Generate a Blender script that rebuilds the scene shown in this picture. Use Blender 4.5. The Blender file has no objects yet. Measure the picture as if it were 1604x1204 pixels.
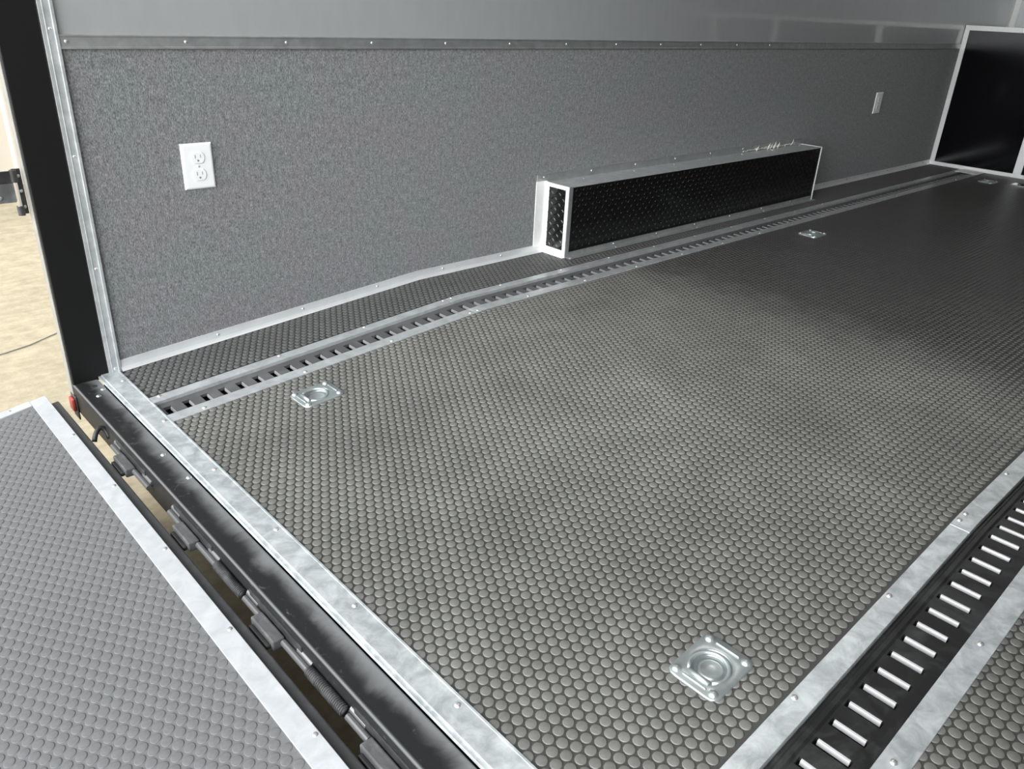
import bpy, bmesh, math, random
import numpy as np
from mathutils import Vector, Matrix
random.seed(4)
SC = bpy.context.scene
COL = SC.collection

# ------------------------------------------------------------------ camera
cam_d = bpy.data.cameras.new('camera')
cam = bpy.data.objects.new('camera', cam_d); COL.objects.link(cam)
cam_d.sensor_fit = 'HORIZONTAL'; cam_d.sensor_width = 36.0
cam_d.lens = 36.0 * 1233.515 / 1604.0
cam_d.clip_start = 0.02; cam_d.clip_end = 200
YAW, PITCH, ROLL = 0.8045073, -0.4512511, 0.0500629
fwd = Vector((math.cos(PITCH)*math.cos(YAW), math.cos(PITCH)*math.sin(YAW), math.sin(PITCH)))
rgt = Vector((math.sin(YAW), -math.cos(YAW), 0)); upv = rgt.cross(fwd)
r2 = rgt*math.cos(ROLL) + upv*math.sin(ROLL); u2 = -rgt*math.sin(ROLL) + upv*math.cos(ROLL)
mw = Matrix((r2, u2, -fwd)).transposed().to_4x4()
mw.translation = (-0.60483, -2.26929, 1.01424)
cam.matrix_world = mw
SC.camera = cam

# ------------------------------------------------------------------ world, sun, exposure
SC.view_settings.view_transform = 'Standard'
SC.view_settings.look = 'None'
SC.view_settings.exposure = 0.0
SC.view_settings.gamma = 1.0
SC.view_settings.use_curve_mapping = False
wd = bpy.data.worlds.new('overcast_sky'); SC.world = wd; wd.use_nodes = True
bg = wd.node_tree.nodes['Background']
bg.inputs[0].default_value = (0.94, 0.97, 1.0, 1)
# hazy sky, brighter towards the rear of the trailer (behind the camera)
_nt = wd.node_tree; _tc = _nt.nodes.new('ShaderNodeTexCoord'); _vm = _nt.nodes.new('ShaderNodeVectorMath'); _vm.operation = 'DOT_PRODUCT'
_vm.inputs[1].default_value = Vector((-.95, -.09, .20)).normalized()
_mr = _nt.nodes.new('ShaderNodeMapRange'); _mr.interpolation_type = 'SMOOTHSTEP'
for _i, _v in ((1, .45), (2, 1.0), (3, .95), (4, 10.0)): _mr.inputs[_i].default_value = _v
_nt.links.new(_tc.outputs['Generated'], _vm.inputs[0]); _nt.links.new(_vm.outputs['Value'], _mr.inputs[0]); _nt.links.new(_mr.outputs[0], bg.inputs[1])
sd = bpy.data.lights.new('sun', 'SUN'); sd.energy = 1.1; sd.angle = math.radians(12); sd.color = (1.0, .93, .80)
sun = bpy.data.objects.new('sun', sd); COL.objects.link(sun)
sun.rotation_euler = Vector((-.75, -.34, -.62)).to_track_quat('-Z', 'Y').to_euler()
LED_POWER = 2.6

# ------------------------------------------------------------------ dimensions (metres)
XB, H = 1.0669, 0.07424          # beavertail break, height of the flat floor above the sill
S = H / XB
XF = 5.753                       # cabinet front
XW = 6.60                        # front wall
YR = -2.34                       # right wall
ZC = 2.15                        # ceiling
GZ = -0.45                       # ground
def zf(x): return S*x if x < XB else H

# ------------------------------------------------------------------ materials
def newmat(name):
    m = bpy.data.materials.new(name); m.use_nodes = True
    nt = m.node_tree; return m, nt, nt.nodes['Principled BSDF']
def setp(b, **k):
    for n, v in k.items():
        b.inputs[n.replace('_', ' ')].default_value = v
def rgb(v, g=None, b=None): return (v, v if g is None else g, v if b is None else b, 1)
def simple(name, col, rough=.5, metal=0.0, **k):
    m, nt, b = newmat(name); setp(b, Base_Color=col, Roughness=rough, Metallic=metal, **k); return m
def N(nt, t, **k):
    n = nt.nodes.new(t)
    for a, v in k.items(): setattr(n, a, v)
    return n
def noise(nt, scale, detail=3, rough=.5, vec=None, dist=0):
    n = N(nt, 'ShaderNodeTexNoise'); n.inputs['Scale'].default_value = scale
    n.inputs['Detail'].default_value = detail; n.inputs['Roughness'].default_value = rough
    n.inputs['Distortion'].default_value = dist
    if vec is not None: nt.links.new(vec, n.inputs['Vector'])
    return n.outputs['Fac']
def ramp(nt, fac, p0, c0, p1, c1, mids=()):
    r = N(nt, 'ShaderNodeValToRGB'); e = r.color_ramp.elements
    e[0].position = p0; e[0].color = c0; e[1].position = p1; e[1].color = c1
    for p, c in mids:
        q = e.new(p); q.color = c
    nt.links.new(fac, r.inputs[0]); return r.outputs[0]
def mix(nt, fac, a, b, mode='MIX'):
    m = N(nt, 'ShaderNodeMix', data_type='RGBA', blend_type=mode)
    for s, v in ((0, fac), (6, a), (7, b)):
        if isinstance(v, (int, float)): m.inputs[s].default_value = v
        elif isinstance(v, tuple): m.inputs[s].default_value = v
        else: nt.links.new(v, m.inputs[s])
    return m.outputs[2]
def mth(nt, op, a, b=None, clamp=False):
    m = N(nt, 'ShaderNodeMath', operation=op); m.use_clamp = clamp
    for i, v in enumerate((a, b)):
        if v is None: continue
        if isinstance(v, (int, float)): m.inputs[i].default_value = v
        else: nt.links.new(v, m.inputs[i])
    return m.outputs[0]
def bump(nt, b, h, strength=.3, dist=.002):
    n = N(nt, 'ShaderNodeBump'); n.inputs['Strength'].default_value = strength; n.inputs['Distance'].default_value = dist
    nt.links.new(h, n.inputs['Height']); nt.links.new(n.outputs[0], b.inputs['Normal'])
def objvec(nt, sc=(1, 1, 1)):
    t = N(nt, 'ShaderNodeTexCoord'); mp = N(nt, 'ShaderNodeMapping'); mp.inputs['Scale'].default_value = sc
    nt.links.new(t.outputs['Object'], mp.inputs[0]); return mp.outputs[0]
def maprange(nt, v, a, b, c=0., d=1., smooth=True):
    n = N(nt, 'ShaderNodeMapRange'); n.interpolation_type = 'SMOOTHSTEP' if smooth else 'LINEAR'
    for i, x in ((1, a), (2, b), (3, c), (4, d)): n.inputs[i].default_value = x
    nt.links.new(v, n.inputs[0]); return n.outputs[0]

def mat_carpet():
    m, nt, b = newmat('wall_carpet')
    v = objvec(nt, (1, 1, .45)); f = noise(nt, 330, 2, .7, v); g = noise(nt, 95, 4, .7, v); t = noise(nt, 6, 3, .5, objvec(nt))
    w = noise(nt, 3.0, 2, .5, objvec(nt))
    c = ramp(nt, f, .28, rgb(.085, .087, .089), .74, rgb(.345, .349, .349))
    c2 = ramp(nt, g, .3, rgb(.62), .7, rgb(1.25))
    c = mix(nt, 1.0, c, c2, 'MULTIPLY')
    tint = ramp(nt, t, .38, (.94, 1.02, 1.0, 1), .62, (1.04, .97, 1.02, 1))
    c = mix(nt, .6, c, tint, 'MULTIPLY')
    nt.links.new(c, b.inputs['Base Color']); setp(b, Roughness=.95)
    b.inputs['Specular IOR Level'].default_value = .15
    b.inputs['Sheen Weight'].default_value = .25; b.inputs['Sheen Roughness'].default_value = .5
    bump(nt, b, mix(nt, .5, f, g), .9, .003); return m
def mat_rubber(name, base, top, rough, tops=True, pale_end=None):
    m, nt, b = newmat(name)
    o = objvec(nt); n1 = noise(nt, 2.3, 4, .6, o, .4); n2 = noise(nt, 9, 4, .65, o); n3 = noise(nt, 150, 2, .5, o)
    d = mth(nt, 'MULTIPLY', ramp(nt, n1, .33, rgb(.68), .7, rgb(1.)), ramp(nt, n2, .25, rgb(.78), .75, rgb(1.05)))
    if pale_end:  # colour darkens gradually towards the front past this x
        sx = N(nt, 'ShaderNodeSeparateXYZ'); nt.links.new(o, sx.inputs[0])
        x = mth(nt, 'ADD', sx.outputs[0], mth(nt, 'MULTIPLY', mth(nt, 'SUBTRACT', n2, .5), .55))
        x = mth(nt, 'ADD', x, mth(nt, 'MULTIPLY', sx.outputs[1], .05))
        d = mth(nt, 'MULTIPLY', d, maprange(nt, x, pale_end-.18, pale_end+.30, 1., .2))
    c = mix(nt, d, base, top)
    c = mix(nt, .35, c, ramp(nt, n3, .3, rgb(.75), .7, rgb(1.2)), 'MULTIPLY')
    nt.links.new(c, b.inputs['Base Color'])
    r = mth(nt, 'ADD', mth(nt, 'MULTIPLY', d, .36), rough-.12); nt.links.new(r, b.inputs['Roughness'])
    bump(nt, b, n3, .12, .001); return m
def mat_alu(name, col, rough, metal=.75, blot=.35, brushed=None, scale=26):
    m, nt, b = newmat(name)
    o = objvec(nt); n1 = noise(nt, scale, 5, .65, o, .5); n2 = noise(nt, 300, 2, .5, objvec(nt, brushed or (1, 1, 1)))
    c = mix(nt, blot, rgb(*col), ramp(nt, n1, .32, rgb(.45, .47, .48), .68, rgb(1.3, 1.32, 1.32)), 'MULTIPLY')
    nt.links.new(c, b.inputs['Base Color']); setp(b, Metallic=metal)
    nt.links.new(mth(nt, 'ADD', mth(nt, 'MULTIPLY', n1, .22), rough-.11), b.inputs['Roughness'])
    bump(nt, b, n2, .08, .0006); return m
def mat_black(name, col=.012, rough=.35, dust=.0, dcol=.22):
    m, nt, b = newmat(name); o = objvec(nt)
    n1 = noise(nt, 11, 5, .65, o, 1.2); n2 = noise(nt, 60, 3, .7, o)
    f = mth(nt, 'MULTIPLY', ramp(nt, n1, .42, rgb(0), .72, rgb(1)), ramp(nt, n2, .3, rgb(.4), .7, rgb(1)))
    f = mth(nt, 'MULTIPLY', f, dust)
    nt.links.new(mix(nt, f, rgb(col), rgb(dcol)), b.inputs['Base Color'])
    nt.links.new(mth(nt, 'ADD', mth(nt, 'MULTIPLY', f, .4), rough), b.inputs['Roughness'])
    bump(nt, b, n2, .1, .001); return m
def mat_beam():
    m, nt, b = newmat('dusty_black_steel'); o = objvec(nt)
    sx = N(nt, 'ShaderNodeSeparateXYZ'); nt.links.new(o, sx.inputs[0])
    n1 = noise(nt, 8, 5, .6, o, .6); n2 = noise(nt, 70, 4, .75, o); n3 = noise(nt, 21, 5, .7, o, 2.5)
    e = mth(nt, 'ADD', sx.outputs[0], mth(nt, 'MULTIPLY', mth(nt, 'SUBTRACT', n1, .5), .09))
    edge = maprange(nt, e, -.106, -.062, 0, 1)              # grit swept against the sill trim
    scuff = mth(nt, 'MULTIPLY', ramp(nt, n3, .60, rgb(0), .72, rgb(.6)), ramp(nt, n2, .35, rgb(0), .65, rgb(1)))
    f = mth(nt, 'MAXIMUM', mth(nt, 'MULTIPLY', edge, .85), scuff)
    rim = maprange(nt, sx.outputs[0], -.1318, -.1245, 1.0, 0.)      # highlight along the outer arris, painted into the colour
    f = mth(nt, 'MAXIMUM', f, mth(nt, 'MULTIPLY', rim, maprange(nt, sx.outputs[2], -.016, -.009, 0, 1)))
    nt.links.new(mix(nt, f, rgb(.013, .013, .0135), rgb(.18, .183, .183)), b.inputs['Base Color'])
    nt.links.new(mth(nt, 'ADD', mth(nt, 'MULTIPLY', f, .35), .48), b.inputs['Roughness']); b.inputs['Specular IOR Level'].default_value = .35
    bump(nt, b, n2, .12, .001); return m
def mat_ground():
    m, nt, b = newmat('sandy_concrete_ground'); o = objvec(nt)
    n1 = noise(nt, 1.2, 4, .6, o); n2 = noise(nt, 14, 5, .7, o); n3 = noise(nt, 5, 3, .5, objvec(nt, (1, 6, 1)))
    c = ramp(nt, n2, .3, (.34, .29, .20, 1), .7, (.48, .415, .29, 1))
    c = mix(nt, .35, c, ramp(nt, n1, .3, rgb(.75), .7, rgb(1.15)), 'MULTIPLY')
    c = mix(nt, .3, c, ramp(nt, n3, .35, rgb(.75), .6, rgb(1.1)), 'MULTIPLY')
    nt.links.new(c, b.inputs['Base Color']); setp(b, Roughness=.95); bump(nt, b, n2, .4, .01); return m
def mat_skin():
    m, nt, b = newmat('silver_metal_skin'); o = objvec(nt)
    n1 = noise(nt, 2.2, 2, .4, objvec(nt, (1, 1, 2))); n2 = noise(nt, 26, 2, .5, objvec(nt, (1, 1, .3)))
    nt.links.new(ramp(nt, n2, .3, rgb(.385, .395, .40), .7, rgb(.405, .415, .417)), b.inputs['Base Color'])
    setp(b, Roughness=.36, Metallic=.2); b.inputs['Specular IOR Level'].default_value = .5
    b.inputs['Coat Weight'].default_value = 1.0; b.inputs['Coat Roughness'].default_value = .05; b.inputs['Coat IOR'].default_value = 1.45
    bump(nt, b, n1, .10, .02); return m

M = {}
M['carpet'] = mat_carpet()
M['floor_base'] = mat_rubber('coin_rubber_ground', rgb(.018, .018, .0172), rgb(.058, .058, .052), .42, pale_end=1.8)
M['floor_dot'] = mat_rubber('coin_rubber_studs', rgb(.03, .03, .0285), rgb(.168, .166, .150), .36, pale_end=1.8)
M['strip_base'] = mat_rubber('edge_rubber_ground', rgb(.014, .014, .0145), rgb(.035, .034, .033), .42)
M['strip_dot'] = mat_rubber('edge_rubber_studs', rgb(.035, .034, .034), rgb(.10, .098, .096), .38)
M['ramp_rubber'] = mat_rubber('ramp_rubber', rgb(.10, .10, .101), rgb(.125, .125, .125), .5)
M['subfloor'] = simple('dark_subfloor', rgb(.012), .8)
M['alu'] = mat_alu('mill_aluminium', (.66, .675, .68), .36, .6, .35)
M['alu_sill'] = mat_alu('galvanised_sill', (.58, .605, .605), .42, .45, .65)
M['alu_base'] = mat_alu('base_aluminium', (.70, .71, .71), .34, .35, .15, scale=7)
M['alu_edge'] = mat_alu('weathered_edge', (.26, .25, .225), .5, .2, .3)
M['alu_dull'] = mat_alu('dull_aluminium', (.52, .53, .53), .42, .8, .3)
M['alu_bright'] = mat_alu('bright_aluminium', (.93, .93, .91), .36, .12, .08)
M['alu_ramp'] = mat_alu('ramp_aluminium', (.44, .45, .455), .5, .25, .25)
M['screw'] = simple('zinc_screw', rgb(.88, .88, .86), .22, .85)
M['screw_dark'] = simple('worn_rivet', rgb(.42), .4, .6)
M['zinc'] = mat_alu('bright_zinc', (.48, .52, .515), .32, .75, .2)
M['black'] = mat_black('black_painted_steel', .006, .45)
M['black'].node_tree.nodes['Principled BSDF'].inputs['Specular IOR Level'].default_value = .3
M['black_track'] = mat_black('black_track_steel', .011, .36, .45, .10)
M['black_plate'] = simple('black_diamond_plate', rgb(.004), .2); M['black_plate'].node_tree.nodes['Principled BSDF'].inputs['Specular IOR Level'].default_value = .6
M['black_gloss'] = simple('black_gloss_panel', rgb(.0025, .0025, .0035), .14); M['black_gloss'].node_tree.nodes['Principled BSDF'].inputs['Specular IOR Level'].default_value = .35
M['beam'] = mat_beam()
M['beam_face'] = mat_black('beam_face_paint', .03, .5, .6, .16)
M['hinge'] = mat_black('black_hinge_steel', .022, .36, .4, .14)
M['hinge_top'] = mat_black('worn_hinge_steel', .08, .42, .8, .26)
M['pin'] = simple('worn_hinge_pin', rgb(.20), .33, .6)
M['spring'] = mat_black('oily_torsion_bar', .01, .55, 1.0, .12)
M['rampframe'] = mat_black('ramp_frame_steel', .035, .5, .7, .09)
M['grey_track'] = mat_black('dusty_grey_track', .075, .45, .8, .15)
M['lip'] = simple('bare_steel_lip', rgb(.85), .3, .55)
M['lip_dull'] = simple('dull_steel_lip', rgb(.30), .45, .3)
M['skin'] = mat_skin()
M['skin_out'] = simple('outer_skin', rgb(.02), .25)
M['plastic'] = simple('white_plastic', rgb(.86, .87, .87), .35)
M['slotdark'] = simple('outlet_slot', rgb(.25), .6)
M['ground'] = mat_ground()
M['red'] = simple('red_lens', (.42, .06, .05, 1), .4)
M['rubber_hose'] = simple('hose_rubber', rgb(.02), .5)
M['cream'] = simple('cream_paint', (.74, .68, .58, 1), .28)
M['tyre'] = simple('tyre_rubber', rgb(.02), .6)
M['chrome'] = simple('chrome', rgb(.8), .12, 1.0)
M['ceil'] = simple('ceiling_skin', rgb(.55, .56, .56), .4)
M['rwall'] = simple('right_wall_carpet', rgb(.13), .95)
M['caulk'] = simple('white_sealant', rgb(.6, .6, .55), .5)
m, nt, b = newmat('led_diffuser'); setp(b, Base_Color=rgb(.9)); b.inputs['Emission Color'].default_value = (1, .97, .92, 1); b.inputs['Emission Strength'].default_value = 4.0
M['led'] = m

# ------------------------------------------------------------------ mesh helpers
class MB:
    def __init__(s): s.v = []; s.f = []; s.mi = []; s.mats = []
    def m(s, name):
        if name not in s.mats: s.mats.append(name)
        return s.mats.index(name)
    def quad(s, pts, mat):
        i = len(s.v); s.v += [tuple(p) for p in pts]; s.f.append(tuple(range(i, i+len(pts)))); s.mi.append(s.m(mat))
    def box(s, x0, x1, y0, y1, z0, z1, mat, fl=False):
        """axis box; fl=True: z is measured from the floor line and the box is split where the floor breaks"""
        if fl and x0 < XB-1e-6 < XB < x1-1e-6:
            xs = [x0, XB, x1]
        else: xs = [x0, x1]
        k = s.m(mat); n = len(xs); base = len(s.v)
        for x in xs:
            o = zf(x) if fl else 0
            s.v += [(x, y0, z0+o), (x, y1, z0+o), (x, y1, z1+o), (x, y0, z1+o)]
        F = [(base, base+3, base+2, base+1)]
        e = base+4*(n-1); F.append((e, e+1, e+2, e+3))
        for i in range(n-1):
            a = base+4*i; c = a+4
            for j in range(4):
                j2 = (j+1) % 4
                F.append((a+j, a+j2, c+j2, c+j))
        s.f += F; s.mi += [k]*len(F)
    def tube(s, pts, r, mat, seg=12, cap=True):
        k = s.m(mat); pts = [Vector(p) for p in pts]; rings = []
        for i, p in enumerate(pts):
            t = (pts[min(i+1, len(pts)-1)] - pts[max(i-1, 0)]).normalized()
            a = t.orthogonal().normalized() if i == 0 else (a0 - t*a0.dot(t)).normalized()
            a0 = a; bb = t.cross(a); rr = r[i] if isinstance(r, (list, tuple)) else r
            ring = []
            for j in range(seg):
                an = 2*math.pi*j/seg; ring.append(len(s.v)); s.v.append(tuple(p + (a*math.cos(an)+bb*math.sin(an))*rr))
            rings.append(ring)
        for q in range(len(rings)-1):
            for j in range(seg):
                s.f.append((rings[q][j], rings[q][(j+1) % seg], rings[q+1][(j+1) % seg], rings[q+1][j])); s.mi.append(k)
        if cap:
            s.f.append(tuple(reversed(rings[0]))); s.f.append(tuple(rings[-1])); s.mi += [k, k]
    def lathe(s, prof, mat, seg=24, c=(0, 0, 0)):
        k = s.m(mat); rings = []
        for r, z in prof:
            if r < 1e-7: rings.append([len(s.v)]); s.v.append((c[0], c[1], c[2]+z)); continue
            ring = []
            for j in range(seg):
                an = 2*math.pi*j/seg; ring.append(len(s.v)); s.v.append((c[0]+r*math.cos(an), c[1]+r*math.sin(an), c[2]+z))
            rings.append(ring)
        for a, b2 in zip(rings, rings[1:]):
            for j in range(seg):
                j2 = (j+1) % seg
                if len(a) == 1 and len(b2) > 1: s.f.append((a[0], b2[j], b2[j2]))
                elif len(b2) == 1: s.f.append((a[j], b2[0], a[j2]))
                else: s.f.append((a[j], b2[j], b2[j2], a[j2]))
                s.mi.append(k)
    def mesh(s, name, smooth=False):
        me = bpy.data.meshes.new(name); me.from_pydata(s.v, [], s.f)
        for n in s.mats: me.materials.append(M[n])
        me.polygons.foreach_set('material_index', s.mi)
        if smooth: me.polygons.foreach_set('use_smooth', [True]*len(s.f))
        me.update()
        bm = bmesh.new(); bm.from_mesh(me); bmesh.ops.recalc_face_normals(bm, faces=bm.faces); bm.to_mesh(me); bm.free()
        return me
    def build(s, name, parent=None, loc=None, smooth=False, bevel=0, autosmooth=False):
        o = bpy.data.objects.new(name, s.mesh(name, smooth)); COL.objects.link(o)
        if parent: o.parent = parent
        if loc: o.location = loc
        if bevel:
            md = o.modifiers.new('bevel', 'BEVEL'); md.width = bevel; md.segments = 2; md.limit_method = 'ANGLE'; md.angle_limit = math.radians(40)
        return o
def one(name, mat, *a, parent=None, bevel=0, fl=False, **k):
    mb = MB(); mb.box(*a, mat, fl=fl); return mb.build(name, parent, bevel=bevel, **k)
def empty(name, loc=(0, 0, 0), rot=(0, 0, 0)):
    o = bpy.data.objects.new(name, None); COL.objects.link(o); o.location = loc; o.rotation_euler = rot; o.empty_display_size = .05; return o
def tag(o, label, cat, group=None):
    o['label'] = label; o['category'] = cat
    if group: o['group'] = group
    return o
def struct(o): o['kind'] = 'structure'; return o
def add_bevel(o, w, seg=2):
    md = o.modifiers.new('bevel', 'BEVEL'); md.width = w; md.segments = seg; md.limit_method = 'ANGLE'; md.angle_limit = math.radians(40)

# screw heads: one shared mesh
sb = MB(); sb.lathe([(.0, .0032), (.0024, .0030), (.0044, .0022), (.0056, .0008), (.0062, -.0004)], 'screw', 14); SCREW = sb.mesh('screw_head', True)
sb = MB(); sb.lathe([(.0, .0022), (.0024, .0021), (.0042, .0014), (.005, -.0004)], 'screw_dark', 12); RIVET = sb.mesh('rivet_head', True)
def screws(parent, pts, nrm='z', mesh=SCREW, name='screw', sc=1.0):
    for p in pts:
        o = bpy.data.objects.new(name, mesh); COL.objects.link(o); o.parent = parent; o.location = p; o.scale = (sc, sc, sc)
        if nrm == '-y': o.rotation_euler = (math.pi/2, 0, 0)
        elif nrm == '-x': o.rotation_euler = (0, -math.pi/2, 0)
        elif nrm == 'fl' : o.rotation_euler = (0, -math.atan(S) if p[0] < XB else 0, 0)

# studded rubber -----------------------------------------------------------
def studs(x0, x1, y0, y1, zfun, holes=(), pitch=.0220, r=.0098, hgt=.0016, phase=(0, 0), seg=12):
    dy = pitch*math.sqrt(3)/2
    rows = np.arange(math.ceil((y0+r)/dy), math.floor((y1-r)/dy)+1)
    cx, cy = [], []
    for k in rows:
        xs = np.arange(math.floor(x0/pitch)-1, math.ceil(x1/pitch)+2)*pitch + (pitch/2 if k % 2 else 0) + phase[0]
        xs = xs[(xs-r > x0) & (xs+r < x1)]
        cx.append(xs); cy.append(np.full(xs.shape, k*dy+phase[1]))
    cx = np.concatenate(cx); cy = np.concatenate(cy)
    keep = (cy-r > y0) & (cy+r < y1)
    for (a, b, c, d) in holes: keep &= ~((cx > a-r*.3) & (cx < b+r*.3) & (cy > c-r*.3) & (cy < d+r*.3))
    cx = cx[keep]; cy = cy[keep]; n = len(cx)
    an = np.arange(seg)*2*np.pi/seg
    V = []
    for rr, zz in ((r, -.0002), (r*.955, hgt*.8), (r*.86, hgt)):
        px = cx[:, None]+np.cos(an)*rr; py = cy[:, None]+np.sin(an)*rr
        V.append(np.stack([px, py, zfun(px)+zz], 2))
    V = np.concatenate(V, 1)                      # n, 3seg, 3
    j = np.arange(seg); j2 = (j+1) % seg
    quads = np.concatenate([np.stack([j, j2, j2+seg, j+seg], 1), np.stack([j+seg, j2+seg, j2+2*seg, j+2*seg], 1)])
    ngon = np.arange(seg)+2*seg
    off = (np.arange(n)*3*seg)
    loops = np.concatenate([(quads.ravel()[None, :]+off[:, None]), (ngon[None, :]+off[:, None])], 1)
    sizes = np.tile(np.concatenate([np.full(2*seg, 4), [seg]]), n)
    return V.reshape(-1, 3), loops.ravel(), sizes
def rubber(name, x0, x1, y0, y1, zfun, mbase, mdot, holes=(), parent=None, brk=True, extra=None, **kw):
    xs = sorted(set([x0, x1] + ([XB] if brk and x0 < XB < x1 else []) + [v for h in holes for v in h[:2]]))
    ys = sorted(set([y0, y1] + [v for h in holes for v in h[2:]]))
    Z = lambda x: float(zfun(np.array([x]))[0])
    V, L, Sz, MI = [], [], [], []
    for a, b in zip(xs, xs[1:]):
        for c, d in zip(ys, ys[1:]):
            mx, my = (a+b)/2, (c+d)/2
            if any(h[0] < mx < h[1] and h[2] < my < h[3] for h in holes): continue
            i = len(V); V += [(a, c, Z(a)), (b, c, Z(b)), (b, d, Z(b)), (a, d, Z(a))]; L += [i, i+1, i+2, i+3]; Sz.append(4); MI.append(0)
    # skirt so the mat has a thickness
    t = .014
    for (p, q) in (((x0, y0), (x1, y0)), ((x1, y1), (x0, y1)), ((x0, y1), (x0, y0)), ((x1, y0), (x1, y1))):
        seq = [p] + ([(XB, p[1])] if brk and p[0] != q[0] and min(p[0], q[0]) < XB < max(p[0], q[0]) else []) + [q]
        for u, w in zip(seq, seq[1:]):
            i = len(V); V += [(u[0], u[1], Z(u[0])-t), (w[0], w[1], Z(w[0])-t), (w[0], w[1], Z(w[0])), (u[0], u[1], Z(u[0]))]; L += [i, i+1, i+2, i+3]; Sz.append(4); MI.append(0)
    SV, SL, SS = studs(x0, x1, y0, y1, zfun, holes, **kw)
    nb = len(V)
    V = np.concatenate([np.array(V), SV]); L = np.concatenate([np.array(L), SL+nb]); MI = np.concatenate([np.array(MI), np.ones(len(SS))]).astype(np.int32)
    Sz = np.concatenate([np.array(Sz), SS]).astype(np.int32)
    me = bpy.data.meshes.new(name)
    me.vertices.add(len(V)); me.vertices.foreach_set('co', V.astype(np.float32).ravel())
    me.loops.add(len(L)); me.loops.foreach_set('vertex_index', L.astype(np.int32))
    me.polygons.add(len(Sz)); me.polygons.foreach_set('loop_start', np.concatenate([[0], np.cumsum(Sz)[:-1]]).astype(np.int32))
    me.polygons.foreach_set('material_index', MI)
    me.materials.append(M[mbase]); me.materials.append(M[mdot])
    me.update(calc_edges=True); me.validate()
    o = bpy.data.objects.new(name, me); COL.objects.link(o)
    if parent: o.parent = parent
    return o
zfn = lambda x: np.where(x < XB, S*x, H)

# ================================================================== OUTSIDE
mb = MB(); mb.quad([(-30, -30, GZ), (40, -30, GZ), (40, 40, GZ), (-30, 40, GZ)], 'ground')
struct(mb.build('ground'))

# ================================================================== TRAILER SHELL
DR = [(.3415, -1.8025), (.3415, -.5205), (3.02, -.5355), (5.398, -.530)]     # recessed rings
holes = [(x-.045, x+.045, y-.040, y+.040) for x, y in DR]
Y_UP0, Y_UP1 = -.2254, -.2620       # trim on the wall side of the far track
Y_LO0, Y_LO1 = -.3500, -.3917       # trim on the floor side of the far track
Y_NL0, Y_NL1 = -1.9219, -1.9620
Y_NR0, Y_NR1 = -2.0718, -2.1140
fl_o = one('floor', 'subfloor', -.050, XW, YR, .01, -.075, -.030, fl=True); struct(fl_o)
X0 = -.012
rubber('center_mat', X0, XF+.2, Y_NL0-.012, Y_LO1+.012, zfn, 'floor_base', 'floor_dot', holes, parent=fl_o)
rubber('left_edge_mat', X0, XF+.2, Y_UP0-.012, .0, zfn, 'strip_base', 'strip_dot', parent=fl_o, phase=(.006, .004))
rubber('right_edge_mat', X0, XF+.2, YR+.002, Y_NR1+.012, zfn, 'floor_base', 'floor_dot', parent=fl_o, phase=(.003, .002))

wl = one('wall_left', 'skin_out', -.028, XW+.05, .012, .07, -.10, ZC+.05); struct(wl)
one('carpet_panel', 'carpet', -.020, XF+.3, .0, .012, -.01, .868, parent=wl)
one('metal_panel', 'skin', -.020, XW, .0005, .012, .868, ZC, parent=wl)
wr = one('wall_right', 'skin_out', -.028, XW+.05, YR-.07, YR-.012, -.10, ZC+.05); struct(wr)
one('carpet_panel', 'rwall', -.020, XW, YR-.012, YR, -.01, .868, parent=wr)
one('metal_panel', 'skin', -.020, XW, YR-.012, YR-.0005, .868, ZC, parent=wr)
wf = one('wall_front', 'skin', XW, XW+.05, YR-.012, .012, -.08, ZC); struct(wf)
cl = one('ceiling', 'ceil', -.13, XW+.05, YR-.07, .07, ZC, ZC+.05); struct(cl)

# wall seam moulding with its screws
t = MB()
t.box(-.004, XF, -.004, .001, .8625, .8957, 'alu_dull'); t.box(-.004, XF, -.0062, -.004, .8625, .8680, 'alu_dull'); t.box(-.004, XF, -.0062, -.004, .8912, .8957, 'alu_dull')
t1 = struct(t.build('trim_1', bevel=.0008))
screws(t1, [(.015+.2933*i, -.004, .8800) for i in range(20)], '-y', sc=.8)
# upright moulding at the rear end of the wall
t = MB(); t.box(-.033, .0, -.0035, .001, -.006, ZC, 'alu'); t.box(-.007, .0, -.008, -.0035, -.006, ZC, 'alu'); t.box(-.024, -.021, -.0045, -.0035, -.006, ZC, 'alu')
t2 = struct(t.build('trim_2', bevel=.0008))
screws(t2, [(-.0155, -.0035, .012+.2985*i) for i in range(8)], '-y', sc=.7)
# base moulding
t = MB(); 
for a, b2 in ((.0, 1.72), (3.755, XF)):
    t.box(a, b2, -.0030, -.0003, .026, .034, 'alu_base', fl=True)
    pf = [(-.0030, .030), (-.0042, .022), (-.0068, .013), (-.0110, .0065), (-.0150, .0025)]
    segs_ = [(a, XB), (XB, b2)] if a < XB < b2 else [(a, b2)]
    for u, w in segs_:
        for (ya, za), (yb, zb) in zip(pf, pf[1:]):
            t.quad([(u, ya, za+zf(u)), (w, ya, za+zf(w)), (w, yb, zb+zf(w)), (u, yb, zb+zf(u))], 'alu_base')
t3 = struct(t.build('baseboard_left', bevel=.0012))
xs = [.0+.2955*i for i in range(1, 6)] + [3.85+.2955*i for i in range(7)]
screws(t3, [(x, -.0044, zf(x)+.022) for x in xs], '-y', sc=.75)

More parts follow.
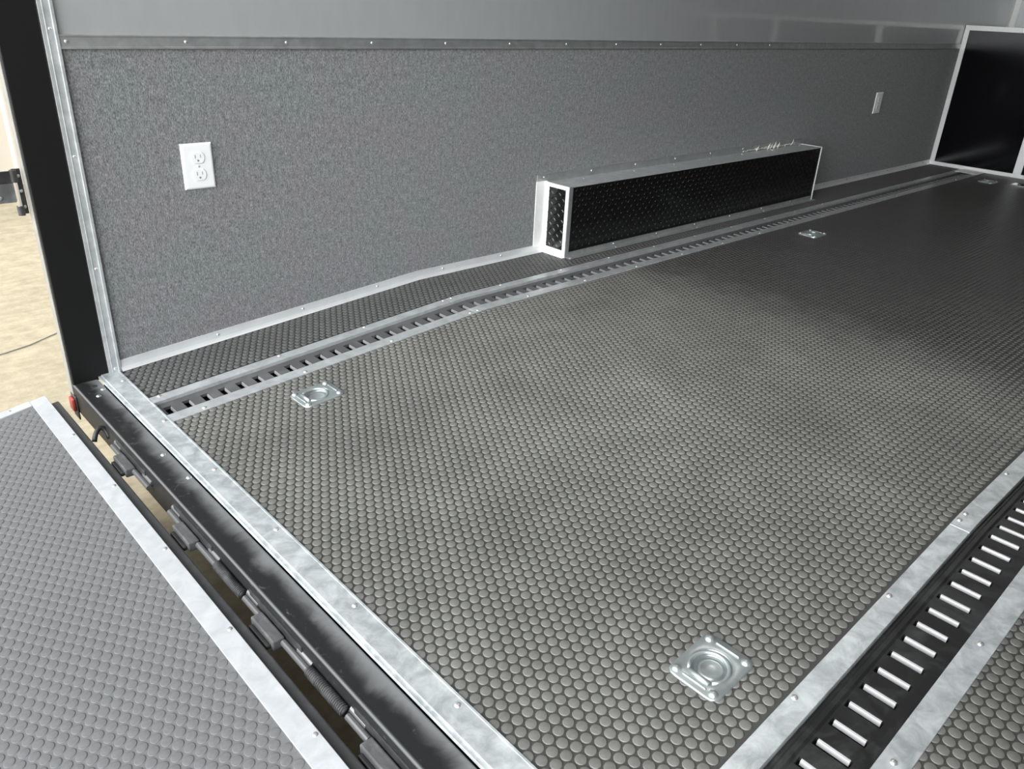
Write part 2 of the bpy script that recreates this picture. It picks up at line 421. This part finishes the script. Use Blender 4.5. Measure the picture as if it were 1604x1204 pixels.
# sill moulding
t = MB(); t.box(-.0545, -.0046, YR, .012, -.010, .0022, 'alu_sill'); t.box(-.0625, -.0545, YR, .012, -.0085, -.0012, 'alu_sill'); t.box(-.0095, -.0046, YR, .012, .0022, .0035, 'alu_sill')
t4 = struct(t.build('trim_3', bevel=.0010))
screws(t4, [(-.0195, -.0735-.3*i+(.0), .0022) for i in range(8)], 'z')

# track edge mouldings (angle: flat top, lip turned down into the recess)
def edge(name, y0, y1, lip_y, xs, ys, joint=True, mat='alu'):
    t = MB()
    segs = ((-.004, 1.0185), (1.0205, XF-.01)) if joint else ((-.004, XF-.01),)
    for a, b2 in segs:
        t.box(a, b2, min(y0, y1), max(y0, y1), -.002, .0032, mat, fl=True)
        t.box(a, b2, min(lip_y, lip_y+.004), max(lip_y, lip_y+.004), -.014, -.002, mat, fl=True)
    o = struct(t.build(name, bevel=.0010))
    screws(o, [(x, ys, zf(x)+.0032) for x in xs], 'fl')
    return o
edge('trim_4', Y_UP0, Y_UP1, Y_UP1, [.021, .38, .681, 1.003, 1.038, 1.271, 1.592]+[1.876+.303*i for i in range(13)], -.233)
edge('trim_5', Y_LO0, Y_LO1, Y_LO0-.004, [.085, .385, .686, 1.003, 1.036, 1.272]+[1.572+.3065*i for i in range(14)], -.379)
edge('trim_6', Y_NL0, Y_NL1, Y_NL1, [.085, .386, .722, 1.049, 1.082, 1.336]+[1.64+.305*i for i in range(13)], -1.931, mat='alu_sill')
edge('trim_7', Y_NR0, Y_NR1, Y_NR0-.004, [.085, .388, .722, 1.049, 1.082, 1.336]+[1.64+.305*i for i in range(13)], -2.091, mat='alu_sill')

# ------------------------------------------------------------------ tie-down tracks
def track(y0, y1, ya, yb, first, nslots, nparts, lipmat, label, zt=-.0085, ledge=None, rm='black_track', sw=.0170, lt=.0062):
    root = empty('tie_down_track', (0, (y0+y1)/2, -.02)); tag(root, label, 'cargo track')
    oy = (y0+y1)/2; P = .0508; mb = MB(); x = -.004; zl = zt-.009
    def q(xa, xb2, a, c, z0, z1=None, mat=None):
        mat = mat or rm
        for u, w in ([(xa, XB), (XB, xb2)] if xa < XB < xb2 else [(xa, xb2)]):
            mb.quad([(u, a-oy, zf(u)+z0+.02), (w, a-oy, zf(w)+z0+.02), (w, c-oy, zf(w)+(z0 if z1 is None else z1)+.02), (u, c-oy, zf(u)+(z0 if z1 is None else z1)+.02)], mat)
    def wall(xa, a, c, z0, z1, mat):
        mb.quad([(xa, a-oy, zf(xa)+z0+.02), (xa, c-oy, zf(xa)+z0+.02), (xa, c-oy, zf(xa)+z1+.02), (xa, a-oy, zf(xa)+z1+.02)], mat)
    xe = XF-.012
    q(x, xe, y0, ya, zt); q(x, xe, yb, y1, zt)
    q(x, xe, y0, y0+.0001, zt-.012, zt); q(x, xe, y1-.0001, y1, zt, zt-.012)
    if ledge:   # raised bead beside the slots
        q(x, xe, ledge[0], ledge[0]+.004, zt+.0005, zt+.004); q(x, xe, ledge[0]+.004, ledge[1]-.004, zt+.004); q(x, xe, ledge[1]-.004, ledge[1], zt+.004, zt+.0005)
    px = x
    slots = [first+P*i for i in range(nslots)]
    for sx in slots:
        q(px, sx-sw, ya, yb, zt)
        wall(sx-sw, ya, yb, zl, zt, 'black_track')
        wall(sx, ya, yb, zl, zt, 'black_track')
        q(sx-sw, sx, ya, ya+.0001, zl, zt); q(sx-sw, sx, yb-.0001, yb, zt, zl)
        px = sx
    q(px, xe, ya, yb, zt)
    mb.build('rail', root)
    def lip(mbx, sx, lt=lt):
        z = zf(sx)
        x0b, x1b = sx-lt, sx-.0003
        v = [(x0b, ya+.004-oy, z+zl+.0195), (x1b, ya+.004-oy, z+zl+.0195), (x1b, ya+.004-oy, z+zt+.0192), (x0b+lt*.35, ya+.004-oy, z+zt+.0188)]
        w = [(p[0], yb-.004-oy, p[2]) for p in v]
        for k in range(4): mbx.quad([v[k], v[(k+1) % 4], w[(k+1) % 4], w[k]], lipmat)
        mbx.quad(v[::-1], lipmat); mbx.quad(w, lipmat)
    for sx in slots[:nparts]:
        l = MB(); lip(l, sx); l.build('slot_lip', root)
    if len(slots) > nparts:
        l = MB()
        for sx in slots[nparts:]: lip(l, sx)
        o = l.build('slot_lip', root); o['kind'] = 'stuff'
    return root
track(Y_LO0+.001, Y_UP1-.001, -.337, -.287, .030, 112, 100, 'lip_dull', 'long black slotted cargo track running along the foot of the carpeted wall', zt=-.0075, rm='grey_track', sw=.0215, lt=.003)
track(Y_NR0+.001, Y_NL1-.001, -2.0485, -1.9885, .3024-.0508*5+.003, 106, 100, 'lip', 'black slotted cargo track with bright bare-metal slot edges at lower right of the floor', ledge=(-1.9845, -1.9690))

# ------------------------------------------------------------------ recessed floor rings
def plate_mesh():
    mb = MB(); seg = 48; hx, hy, rc, t = .061, .0495, .016, .0032
    def outer(a, gx, gy, rr):
        # rounded rectangle hit by a ray at angle a (support by marching)
        c, s_ = math.cos(a), math.sin(a)
        lo, hi = 0, .2
        for _ in range(40):
            mid = (lo+hi)/2; x, y = abs(mid*c), abs(mid*s_)
            dx, dy = max(x-(gx-rr), 0), max(y-(gy-rr), 0)
            inside = x <= gx and y <= gy and (dx*dx+dy*dy <= rr*rr)
            lo, hi = (mid, hi) if inside else (lo, mid)
        return lo*c, lo*s_
    rings = []
    def ring(pts): 
        i = len(mb.v); mb.v.extend(pts); rings.append(list(range(i, i+seg)))
    A = [2*math.pi*(j+.5)/seg for j in range(seg)]
    ring([(*outer(a, hx, hy, rc), -.001) for a in A])
    ring([(*outer(a, hx-.0004, hy-.0004, rc), t-.0012) for a in A])
    ring([(*outer(a, hx-.0018, hy-.0018, rc-.001), t) for a in A])
    for r, z in ((.0375, t), (.0355, t-.0006), (.0335, t-.0035), (.0315, t-.0095), (.0275, t-.0118), (.0240, t-.0112), (.0215, t-.0085), (.0195, t-.0072), (.0165, t-.0080), (.0120, t-.0098), (.006, t-.0105)):
        ring([(r*math.cos(a), r*math.sin(a), z) for a in A])
    k = mb.m('zinc')
    for a, b2 in zip(rings, rings[1:]):
        for j in range(seg): mb.f.append((a[j], a[(j+1) % seg], b2[(j+1) % seg], b2[j])); mb.mi.append(k)
    mb.f.append(tuple(rings[-1])); mb.mi.append(k)
    # two embossed ribs that hold the ring's bar
    for sx in (-.0485, .0475):
        mb.tube([(sx, -.023, t+.0002), (sx, -.021, t+.0010), (sx, .021, t+.0010), (sx, .023, t+.0002)], .0017, 'zinc', 8)
    return mb.mesh('ring_plate', True)
PLATE = plate_mesh()
rb = MB(); pts = [(-.0345, -.0285, -.001)]
rb.tube([(-.0355, -.0205, .0018), (-.0355, .0205, .0018)], .0046, 'zinc', 12)
arc = [(-.0355+.004, -.0225, .0010)]+[(-.006+.0335*math.cos(a), .0330*math.sin(a), -.0005+.0012*math.cos(a)) for a in np.linspace(-1.95, 1.95, 25)]+[(-.0355+.004, .0225, .0010)]
rb.tube(arc, .0036, 'zinc', 10); RINGM = rb.mesh('d_ring', True)
bb = MB(); bb.lathe([(0, .0062), (.003, .0059), (.0058, .0046), (.0078, .0024), (.0086, .0)], 'zinc', 20); BOLTM = bb.mesh('dome_bolt', True)
def dring(x, y, label):
    root = empty('recessed_ring', (x, y, zf(x)+.0016), (0, -math.atan(S) if x < XB else 0, 0)); tag(root, label, 'tie-down ring', 'recessed tie-down rings in the floor')
    for nm, me, ps in (('plate', PLATE, [(0, 0, 0)]), ('ring', RINGM, [(0, 0, .002)]), ('bolt', BOLTM, [(sx*.0475, sy*.0365, .003) for sx in (-1, 1) for sy in (-1, 1)])):
        for p in ps:
            o = bpy.data.objects.new(nm, me); COL.objects.link(o); o.parent = root; o.location = p
for (x, y), lb in zip(DR, ('large zinc recessed ring plate in the studded floor, nearest the bright slotted track',
                           'zinc recessed ring plate in the floor between rear sill and far slotted track',
                           'small-looking zinc ring plate in the floor opposite the far end of the black wheel box',
                           'distant zinc ring plate in the floor just in front of the black front cabinet')):
    dring(x, y, lb)

# polished foot plate at the edge of the floor near the cabinet
t = MB(); t.box(5.40, 5.50, -.86, -.665, H, H+.010, 'chrome'); t.lathe([(0, .014), (.012, .0138), (.014, .0098)], 'chrome', 16, (5.45, -.71, H)); t.lathe([(0, .014), (.012, .0138), (.014, .0098)], 'chrome', 16, (5.45, -.81, H))
o = t.build('floor_plate', bevel=.003); tag(o, 'shiny metal plate on the floor below the cabinet upright, at the right edge', 'floor plate')

# ------------------------------------------------------------------ wheel box
BX0, BX1, BY, BZ = 1.7197, 3.760, -.1280, .364
root = empty('wheel_box', ((BX0+BX1)/2, BY/2, H)); tag(root, 'long low black diamond-plate box with silver edge trim against the carpeted wall', 'wheel box')
inv = Vector(root.location)
def bpart(mb, name, bevel=0, smooth=False):
    mb.v = [tuple(Vector(v)-inv) for v in mb.v]; return mb.build(name, root, bevel=bevel, smooth=smooth)
def tread(mb, o, ux, uy, nz, w, h, pitch=.0212):
    """raised lozenges in alternating directions on a panel"""
    o, ux, uy, nz = map(Vector, (o, ux, uy, nz))
    for i in range(int(w/pitch)):
        for j in range(int(h/pitch)):
            c = o+ux*((i+.5)*pitch)+uy*((j+.5)*pitch)
            a = (ux+uy).normalized() if (i+j) % 2 else (ux-uy).normalized()
            b2 = nz.cross(a); L, W2 = .0098, .0027
            p = [c-a*L, c-a*L*.3-b2*W2, c+a*L*.3-b2*W2, c+a*L, c+a*L*.3+b2*W2, c-a*L*.3+b2*W2]
            tp = [c-a*L*.86+nz*.0024, c+a*L*.86+nz*.0024]
            mb.quad([p[0], p[1], tp[0]], 'black_plate'); mb.quad([p[1], p[2], tp[1], tp[0]], 'black_plate'); mb.quad([p[2], p[3], tp[1]], 'black_plate')
            mb.quad([p[3], p[4], tp[1]], 'black_plate'); mb.quad([p[4], p[5], tp[0], tp[1]], 'black_plate'); mb.quad([p[5], p[0], tp[0]], 'black_plate')
mb = MB(); mb.box(BX0+.001, BX1-.001, BY, -.0005, H+.001, BZ-.002, 'black_plate'); tread(mb, (BX0+.012, BY, H+.012), (1, 0, 0), (0, 0, 1), (0, -1, 0), BX1-BX0-.02, BZ-H-.014)
bpart(mb, 'front_panel')
mb = MB(); mb.box(BX0-.001, BX0+.002, BY+.001, -.001, H+.001, BZ-.003, 'black_plate'); tread(mb, (BX0-.001, -.005, H+.01), (0, -1, 0), (0, 0, 1), (-1, 0, 0), -BY-.01, BZ-H-.014); bpart(mb, 'end_panel')
mb = MB(); mb.box(BX0-.003, BX1+.001, BY-.003, -.001, BZ-.002, BZ+.001, 'alu'); mb.box(BX0-.06, BX1-.01, -.0025, -.0002, BZ+.001, .3960, 'alu_dull')
tp = bpart(mb, 'top_cover', .0008)
xs = [1.70, 1.985, 2.28, 2.575, 2.865, 3.155, 3.45, 3.68]
screws(tp, [tuple(Vector((x, -.0025, .3845))-inv) for x in xs], '-y', sc=.8)
screws(tp, [tuple(Vector((x, -.035, BZ+.001))-inv) for x in [1.90]+[1.944+.289*i for i in range(1, 7)]], 'z', sc=.8)
# end trim: wall flange, corner, top and foot strips
mb = MB(); mb.box(BX0-.062, BX0+.0005, -.0035, -.0003, H+.002, BZ+.006, 'alu_bright'); mb.box(BX0-.0035, BX0+.0005, -.018, -.0035, H+.002, BZ+.002, 'alu_bright'); bpart(mb, 'wall_trim', .0008)
mb = MB(); mb.box(BX0-.0035, BX0, BY-.003, BY+.0165, H+.002, BZ+.001, 'alu_bright'); mb.box(BX0-.0035, BX0+.0185, BY-.0035, BY, H+.002, BZ+.001, 'alu_dull'); bpart(mb, 'corner_trim', .0008)
mb = MB(); mb.box(BX0-.0045, BX0-.0012, BY, -.003, BZ-.014, BZ+.0015, 'alu_bright'); bpart(mb, 'end_top_trim', .0006)
mb = MB(); mb.box(BX0-.0045, BX0-.001, BY+.001, -.002, H+.002, H+.030, 'alu_bright'); mb.box(BX0-.014, BX0-.001, BY+.001, -.002, H+.001, H+.0045, 'alu_bright'); bpart(mb, 'end_foot_trim', .0006)
mb = MB(); mb.box(BX0+.004, BX1, BY-.030, BY, H+.0016, H+.0042, 'alu_dull'); mb.box(BX0+.0185, BX1, BY-.0022, BY, H+.0042, H+.024, 'alu_dull'); ft = bpart(mb, 'front_foot_trim', .0006)
xs = [1.735]+[2.026+.2995*i for i in range(6)]
screws(ft, [tuple(Vector((x, BY-.0165, H+.0042))-inv) for x in xs+[3.70]], 'z', sc=.85)
screws(ft, [tuple(Vector((x, BY-.0022, H+.016))-inv) for x in xs], '-y', sc=.7)
mb = MB(); mb.box(BX1-.003, BX1+.0025, BY-.004, BY+.015, H+.002, BZ+.002, 'alu_bright'); mb.box(BX1-.003, BX1+.0025, BY-.004, -.002, BZ-.003, BZ+.003, 'alu_bright'); bpart(mb, 'far_corner_trim', .0006)
# blobs of sealant squeezed out along the far top edge
mb = MB()
rs = random.Random(3); P_ = []; Rr = []
for q in range(60):
    P_.append((3.15+.009*q, -.0085, BZ+.006+rs.random()*.006)); Rr.append(.002+.005*rs.random()*(1 if 12 < q < 56 else .4))
mb.tube(P_, Rr, 'caulk', 7)
for x, z, r_ in ((3.29, .392, .006), (3.40, .398, .008), (3.425, .393, .007), (3.46, .400, .009), (3.50, .396, .008), (3.645, .402, .004)):
    mb.tube([(x-.02, -.0115, .369), (x, -.011, .380), (x+.012, -.0085, z)], [r_, r_*.8, r_*.25], 'caulk', 8)
bpart(mb, 'sealant', smooth=True)

# ------------------------------------------------------------------ wall outlets
def outlet(x, z, label):
    root = empty('power_outlet', (x, 0, z)); tag(root, label, 'outlet', 'white duplex outlets on the carpeted wall')
    w, hh = .0445, .063
    mb = MB(); v = []
    prof = [(0, -.0005), (.0, -.0035), (.0030, -.0062), (.0065, -.0070)]
    rings = []
    for ins, y in prof:
        i = len(mb.v); mb.v += [(-w+ins, y, -hh+ins), (w-ins, y, -hh+ins), (w-ins, y, hh-ins), (-w+ins, y, hh-ins)]; rings.append([i, i+1, i+2, i+3])
    k = mb.m('plastic')
    for a, b2 in zip(rings, rings[1:]):
        for j in range(4): mb.f.append((a[j], a[(j+1) % 4], b2[(j+1) % 4], b2[j])); mb.mi.append(k)
    mb.f.append(tuple(rings[-1])); mb.mi.append(k)
    mb.build('cover_plate', root)
    for s_ in (-1, 1):
        cz = s_*.0235; mb = MB(); n = 28; c0 = len(mb.v); out = []
        for j in range(n):
            a = 2*math.pi*j/n; px = .0195*math.cos(a); pz = max(-.0155, min(.0155, .0195*math.sin(a))); out.append((px, pz))
        k = mb.m('plastic')
        for sc_, y in ((1, -.0068), (1, -.0084), (.94, -.0090)):
            mb.v += [(px*sc_, y, cz+pz*sc_) for px, pz in out]
        for q in range(2):
            for j in range(n): mb.f.append((q*n+j, q*n+(j+1) % n, (q+1)*n+(j+1) % n, (q+1)*n+j)); mb.mi.append(k)
        mb.f.append(tuple(range(2*n, 3*n))); mb.mi.append(k)
        rc = mb.build('receptacle', root)
        sl = MB(); sl.box(-.0085, -.0065, -.0094, -.0085, cz-.001, cz+.009, 'slotdark'); sl.box(.0065, .0083, -.0094, -.0085, cz, cz+.0085, 'slotdark')
        sl.tube([(0, -.0094, cz-.0075), (0, -.0085, cz-.0075)], .0030, 'slotdark', 12); s2 = sl.build('slots', rc)
    screws(root, [(0, -.0070, 0)], '-y', sc=.55)
outlet(.2995, .5567, 'larger-looking white duplex outlet low on the carpeted wall, near the rear black post')
outlet(4.637, .5495, 'small distant white duplex outlet on the carpeted wall between wheel box and black cabinet')

# ------------------------------------------------------------------ front cabinet
root = empty('base_cabinet', (XF+.25, YR/2, H)); tag(root, 'black gloss base cabinet with white metal framing across the front of the trailer', 'cabinet')
inv = Vector(root.location); ZT = 1.014
def cpart(name, *bx, bevel=.001, mat='alu_bright'):
    mb = MB(); mb.box(*bx, mat); mb.v = [tuple(Vector(v)-inv) for v in mb.v]; return mb.build(name, root, bevel=bevel)
cpart('carcass', XF+.012, XW-.01, YR+.012, -.008, H+.001, ZT-.006, mat='black_gloss', bevel=0)
cpart('worktop', XF+.02, XW-.008, YR+.010, -.006, ZT-.006, ZT-.001, mat='alu_dull')
ups = [-.0, -.565, -1.43, -2.02]
wid = [.034, .052, .052, .052]
for i, (u, w) in enumerate(zip(ups, wid)):
    cpart('upright', XF, XF+.011, u-w, u-(.002 if i == 0 else 0), H+.026, ZT-.03)
for i in range(4):
    a = ups[i]-wid[i]; b2 = ups[i+1] if i < 3 else YR+.012
    p = cpart('panel', XF+.006, XF+.0115, b2+.0005, a-.0005, H+.028, ZT-.031, mat='black_gloss', bevel=0)
cpart('foot_strip', XF-.002, XF+.012, YR+.012, -.003, H+.0018, H+.0265)
cpart('top_strip', XF-.002, XF+.020, YR+.012, -.003, ZT-.031, ZT)
# upright moulding in the corner beyond the cabinet
t = MB(); t.box(XW-.045, XW-.001, -.004, -.0002, ZT, ZC, 'alu_bright'); t.box(XW-.004, XW-.0002, -.045, -.004, ZT, ZC, 'alu_bright'); t.box(XW-.004, XW-.0002, -1.60, -1.545, ZT, ZC, 'alu_bright')
struct(t.build('trim_8', bevel=.001))

# end cap of the far track
o = one('track_end_plate', 'alu_bright', XF-.16, XF-.012, -.395, -.245, .0036, .0066, fl=True, bevel=.001)
tag(o, 'bright metal end plate where the far slotted track meets the black cabinet', 'end plate')

# ceiling lamps (above the frame): slim rectangular LED fittings
for i, x in enumerate((1.15, 2.9, 4.7)):
    root = empty('ceiling_light', (x, -1.17, ZC)); tag(root, ['slim white ceiling light nearest the rear opening', 'slim white ceiling light above the middle of the floor', 'slim white ceiling light nearest the front cabinet'][i], 'ceiling light', 'ceiling lights')
    one('housing', 'plastic', -.16, .16, -.055, .055, -.020, -.001, parent=root, bevel=.003)
    one('diffuser', 'led', -.15, .15, -.045, .045, -.0235, -.020, parent=root)
    ld = bpy.data.lights.new('ceiling_light_lamp', 'AREA'); ld.shape = 'RECTANGLE'; ld.size = .30; ld.size_y = .09; ld.energy = LED_POWER*(1.0, .4, 1.5)[i]; ld.color = (1, .975, .94)
    lo = bpy.data.objects.new('lamp', ld); COL.objects.link(lo); lo.parent = root; lo.location = (0, 0, -.0245)

# ================================================================== REAR FRAME
# corner post
root = empty('corner_post', (-.08, .035, -.01)); tag(root, 'tall black steel corner post at the rear left of the trailer', 'post')
inv = Vector(root.location)
mb = MB(); mb.box(-.130, -.033, .0, .045, -.012, ZC, 'black'); mb.v = [tuple(Vector(v)-inv) for v in mb.v]; mb.build('upright', root, bevel=.003)
mb = MB(); mb.box(-.1322, -.128, .012, .047, -.050, ZC, 'alu_edge'); mb.v = [tuple(Vector(v)-inv) for v in mb.v]; mb.build('outer_moulding', root, bevel=.001)
root = empty('corner_post', (-.08, YR-.035, -.01)); tag(root, 'black steel corner post on the right side of the rear opening', 'post')
inv = Vector(root.location)
mb = MB(); mb.box(-.130, -.033, YR-.085, YR, -.012, ZC, 'black'); mb.v = [tuple(Vector(v)-inv) for v in mb.v]; mb.build('upright', root, bevel=.003)
# sill beam
root = empty('sill_beam', (0, 0, 0)); tag(root, 'dusty black steel beam along the rear sill, beside the silver sill trim', 'beam')
mb = MB(); mb.box(-.1300, -.0640, YR-.07, .030, -.095, -.0085, 'beam'); bm_ = mb.build('beam_body', root); add_bevel(bm_, .005, 3)
h_ = MB(); h_.lathe([(0, .0006), (.0085, .0006), (.0095, -.0005)], 'subfloor', 20, (-.0885, -.041, -.0085)); h_.build('hole', root)
for p in ((-.0975, -.110), (-.0745, -.074), (-.0800, -.52), (-.0735, -.655)):
    o = bpy.data.objects.new('bolt', BOLTM); COL.objects.link(o); o.parent = root; o.location = (p[0], p[1], -.0088); o.scale = (.8, .8, .7)
# red marker
root = empty('marker_light', (-.134, .017, -.07)); tag(root, 'small red marker light at the left end of the rear sill beam', 'marker light')
one('base', 'rampframe', .0, .004, -.026, .020, -.045, .028, parent=root, bevel=.002)
one('lens', 'red', -.009, .0, -.020, .014, -.020, .020, parent=root, bevel=.004)

# ------------------------------------------------------------------ ramp door
RS = math.atan(.18)
root = empty('ramp_door', (-.196, 0, -.040), (0, -RS, 0)); tag(root, 'lowered grey studded ramp door with bright silver edge strips', 'ramp')
RL, RY0, RY1 = 2.30, YR-.02, .052
one('door_panel', 'rampframe', -RL, -.002, RY0, RY1, -.055, -.0045, parent=root)
fr = one('hinge_frame', 'rampframe', -.001, .021, RY0, RY1-.04, -.050, -.012, parent=root, bevel=.003)
zr = lambda x: np.zeros_like(x)-.0025
rubber('ramp_mat', -RL+.04, -.036, RY0+.03, RY1-.030, zr, 'ramp_rubber', 'ramp_rubber', parent=root, brk=False, hgt=.0010, r=.0094, phase=(.004, 0))
t = MB(); t.box(-.0405, .0, RY0, RY1-.006, -.006, .0015, 'alu_ramp'); e1 = t.build('inner_edge_strip', root, bevel=.001)
screws(e1, [(-.0075, .073-.3035*i, .0015) for i in range(1, 8)], 'z', RIVET, 'rivet')
t = MB(); t.box(-RL, -.041, RY1-.034, RY1, -.0065, .0012, 'alu_ramp'); e2 = t.build('left_edge_strip', root, bevel=.001)
screws(e2, [(-.095-.30*i, RY1-.014, .0012) for i in range(7)], 'z', RIVET, 'rivet')
t = MB(); t.box(-RL, -.041, RY0, RY0+.034, -.0065, .0012, 'alu_ramp'); t.build('right_edge_strip', root, bevel=.001)

# ------------------------------------------------------------------ hinges and torsion bars along the gap
places = ['black ramp hinge under the sill beam edge, nearest the red marker light', 'second black ramp hinge along the sill beam from the red marker light',
          'third black ramp hinge along the sill beam from the red marker light', 'fourth black ramp hinge along the sill beam, at the bottom edge of the photo',
          'fifth black ramp hinge along the sill beam from the red marker light', 'black ramp hinge nearest the right rear corner post']
for i in range(6):
    yc = -.432-.371*i
    root = empty('ramp_hinge', (-.146, yc, -.052)); tag(root, places[i], 'hinge', 'ramp hinges')
    mb = MB(); mb.box(-.0135, .0105, -.044, .044, -.014, .0085, 'hinge_top'); mb.box(-.0225, -.013, -.036, .036, -.012, -.002, 'hinge'); mb.build('knuckle', root, bevel=.003)
    for a, b2 in ((-.140, -.046), (.046, .108)):
        mb = MB(); mb.tube([(.006, a, -.001), (.006, b2, -.001)], .0066, 'pin', 12); mb.build('pin', root)
    for a, b2 in ((-.135, -.085), (.066, .112)):
        mb = MB(); mb.tube([(.0195, a, .004), (.0195, b2, .004)], .0085, 'pin', 14); mb.build('collar', root)
    mb = MB(); mb.box(.013, .022, -.10, .10, -.030, .022, 'hinge'); mb.build('leaf', root, bevel=.001)
for i in range(5):
    yc = -.632-.371*i
    if i == 0: continue
    mb = MB(); pts = []; n = 60
    mb.tube([(-.1400, yc+.062, -.050), (-.1400, yc-.055, -.050)], .0075, 'spring', 12)
    for k in range(n*4+1):
        a = 2*math.pi*k/10; y = yc+.062-.117*k/(n*4); pts.append((-.1400+.0085*math.cos(a), y, -.050+.0085*math.sin(a)))
    mb.tube(pts, .0024, 'spring', 5)
    o = mb.build('torsion_spring', smooth=True)
    tag(o, 'rough dark torsion spring beside the sill beam, between the '+['second and third', 'third and fourth', 'fourth and fifth', 'fifth and last'][i-1]+' ramp hinges', 'spring', 'torsion springs')
# short black hose arching across the gap
mb = MB(); P0, P1, P2, P3 = map(Vector, ((-.165, -.262, -.060), (-.150, -.245, -.022), (-.128, -.235, -.028), (-.128, -.262, -.062)))
mb.tube([P0*(1-t)**3+P1*3*t*(1-t)**2+P2*3*t*t*(1-t)+P3*t**3 for t in np.linspace(0, 1, 18)], .0062, 'rubber_hose', 10)
o = mb.build('cable', smooth=True); tag(o, 'short black cable arching over the gap between ramp and sill beam', 'cable')

# ------------------------------------------------------------------ door hinge on the outside of the post
root = empty('door_hinge', (-.150, .050, .525)); tag(root, 'dark steel door hinge with bright pin on the outer edge of the black corner post', 'hinge')
mb = MB(); mb.box(-.002, .0178, .003, .008, -.058, .056, 'hinge'); lf = mb.build('post_leaf', root, bevel=.001)
for z in (-.040, .0, .038):
    o = bpy.data.objects.new('bolt', BOLTM); COL.objects.link(o); o.parent = root; o.location = (.010, .003, z); o.rotation_euler = (math.pi/2, 0, 0); o.scale = (.6, .6, .6)
mb = MB(); mb.tube([(0, 0, -.036), (0, 0, .024)], .0062, 'chrome', 16); mb.build('pin', root)
for z0, z1 in ((-.060, -.036), (.024, .054)):
    mb = MB(); mb.tube([(0, 0, z0), (0, 0, z1)], .0085, 'hinge', 16); mb.build('knuckle', root)
mb = MB(); mb.box(-.060, -.004, -.001, .004, -.026, .026, 'hinge_top'); mb.box(-.046, -.004, -.002, .005, .022, .052, 'hinge'); mb.build('door_leaf', root, bevel=.001)
o = bpy.data.objects.new('bolt', BOLTM); COL.objects.link(o); o.parent = root; o.location = (-.040, -.001, -.012); o.rotation_euler = (math.pi/2, 0, 0); o.scale = (.6, .6, .6)
# ------------------------------------------------------------------ far outside, left of the post
root = empty('boundary_wall', (3, 4.95, GZ)); tag(root, 'cream ribbed metal wall far behind, seen left of the black corner post', 'wall')
mb = MB(); k = 0; x = -6.0
while x < 9.0:
    pr = [(x, 0), (x+.15, 0), (x+.17, -.022), (x+.21, -.022), (x+.23, 0)]
    for p, q in zip(pr, pr[1:]): mb.quad([(p[0], p[1], .06), (q[0], q[1], .06), (q[0], q[1], 2.1), (p[0], p[1], 2.1)], 'cream')
    x += .23
mb.box(-6, 9, .004, .05, .0, 2.1, 'cream'); mb.build('cladding', root)
one('footing', 'cream', -6, 9, -.03, .05, .0, .06, parent=root); one('coping', 'cream', -6, 9, -.03, .06, 2.1, 2.15, parent=root, bevel=.01)
# thin dark line lying on the ground
mb = MB(); mb.tube([(-.9, 1.25, GZ+.004), (-.25, 1.42, GZ+.004), (-.06, 1.465, GZ+.004), (.05, 1.50, GZ+.004), (.183, 1.58, GZ+.004), (.6, 1.72, GZ+.004), (1.4, 1.9, GZ+.004)], .0026, 'slotdark', 6)
o = mb.build('cord', smooth=True); tag(o, 'thin grey cord lying on the sandy ground left of the black post', 'cord')
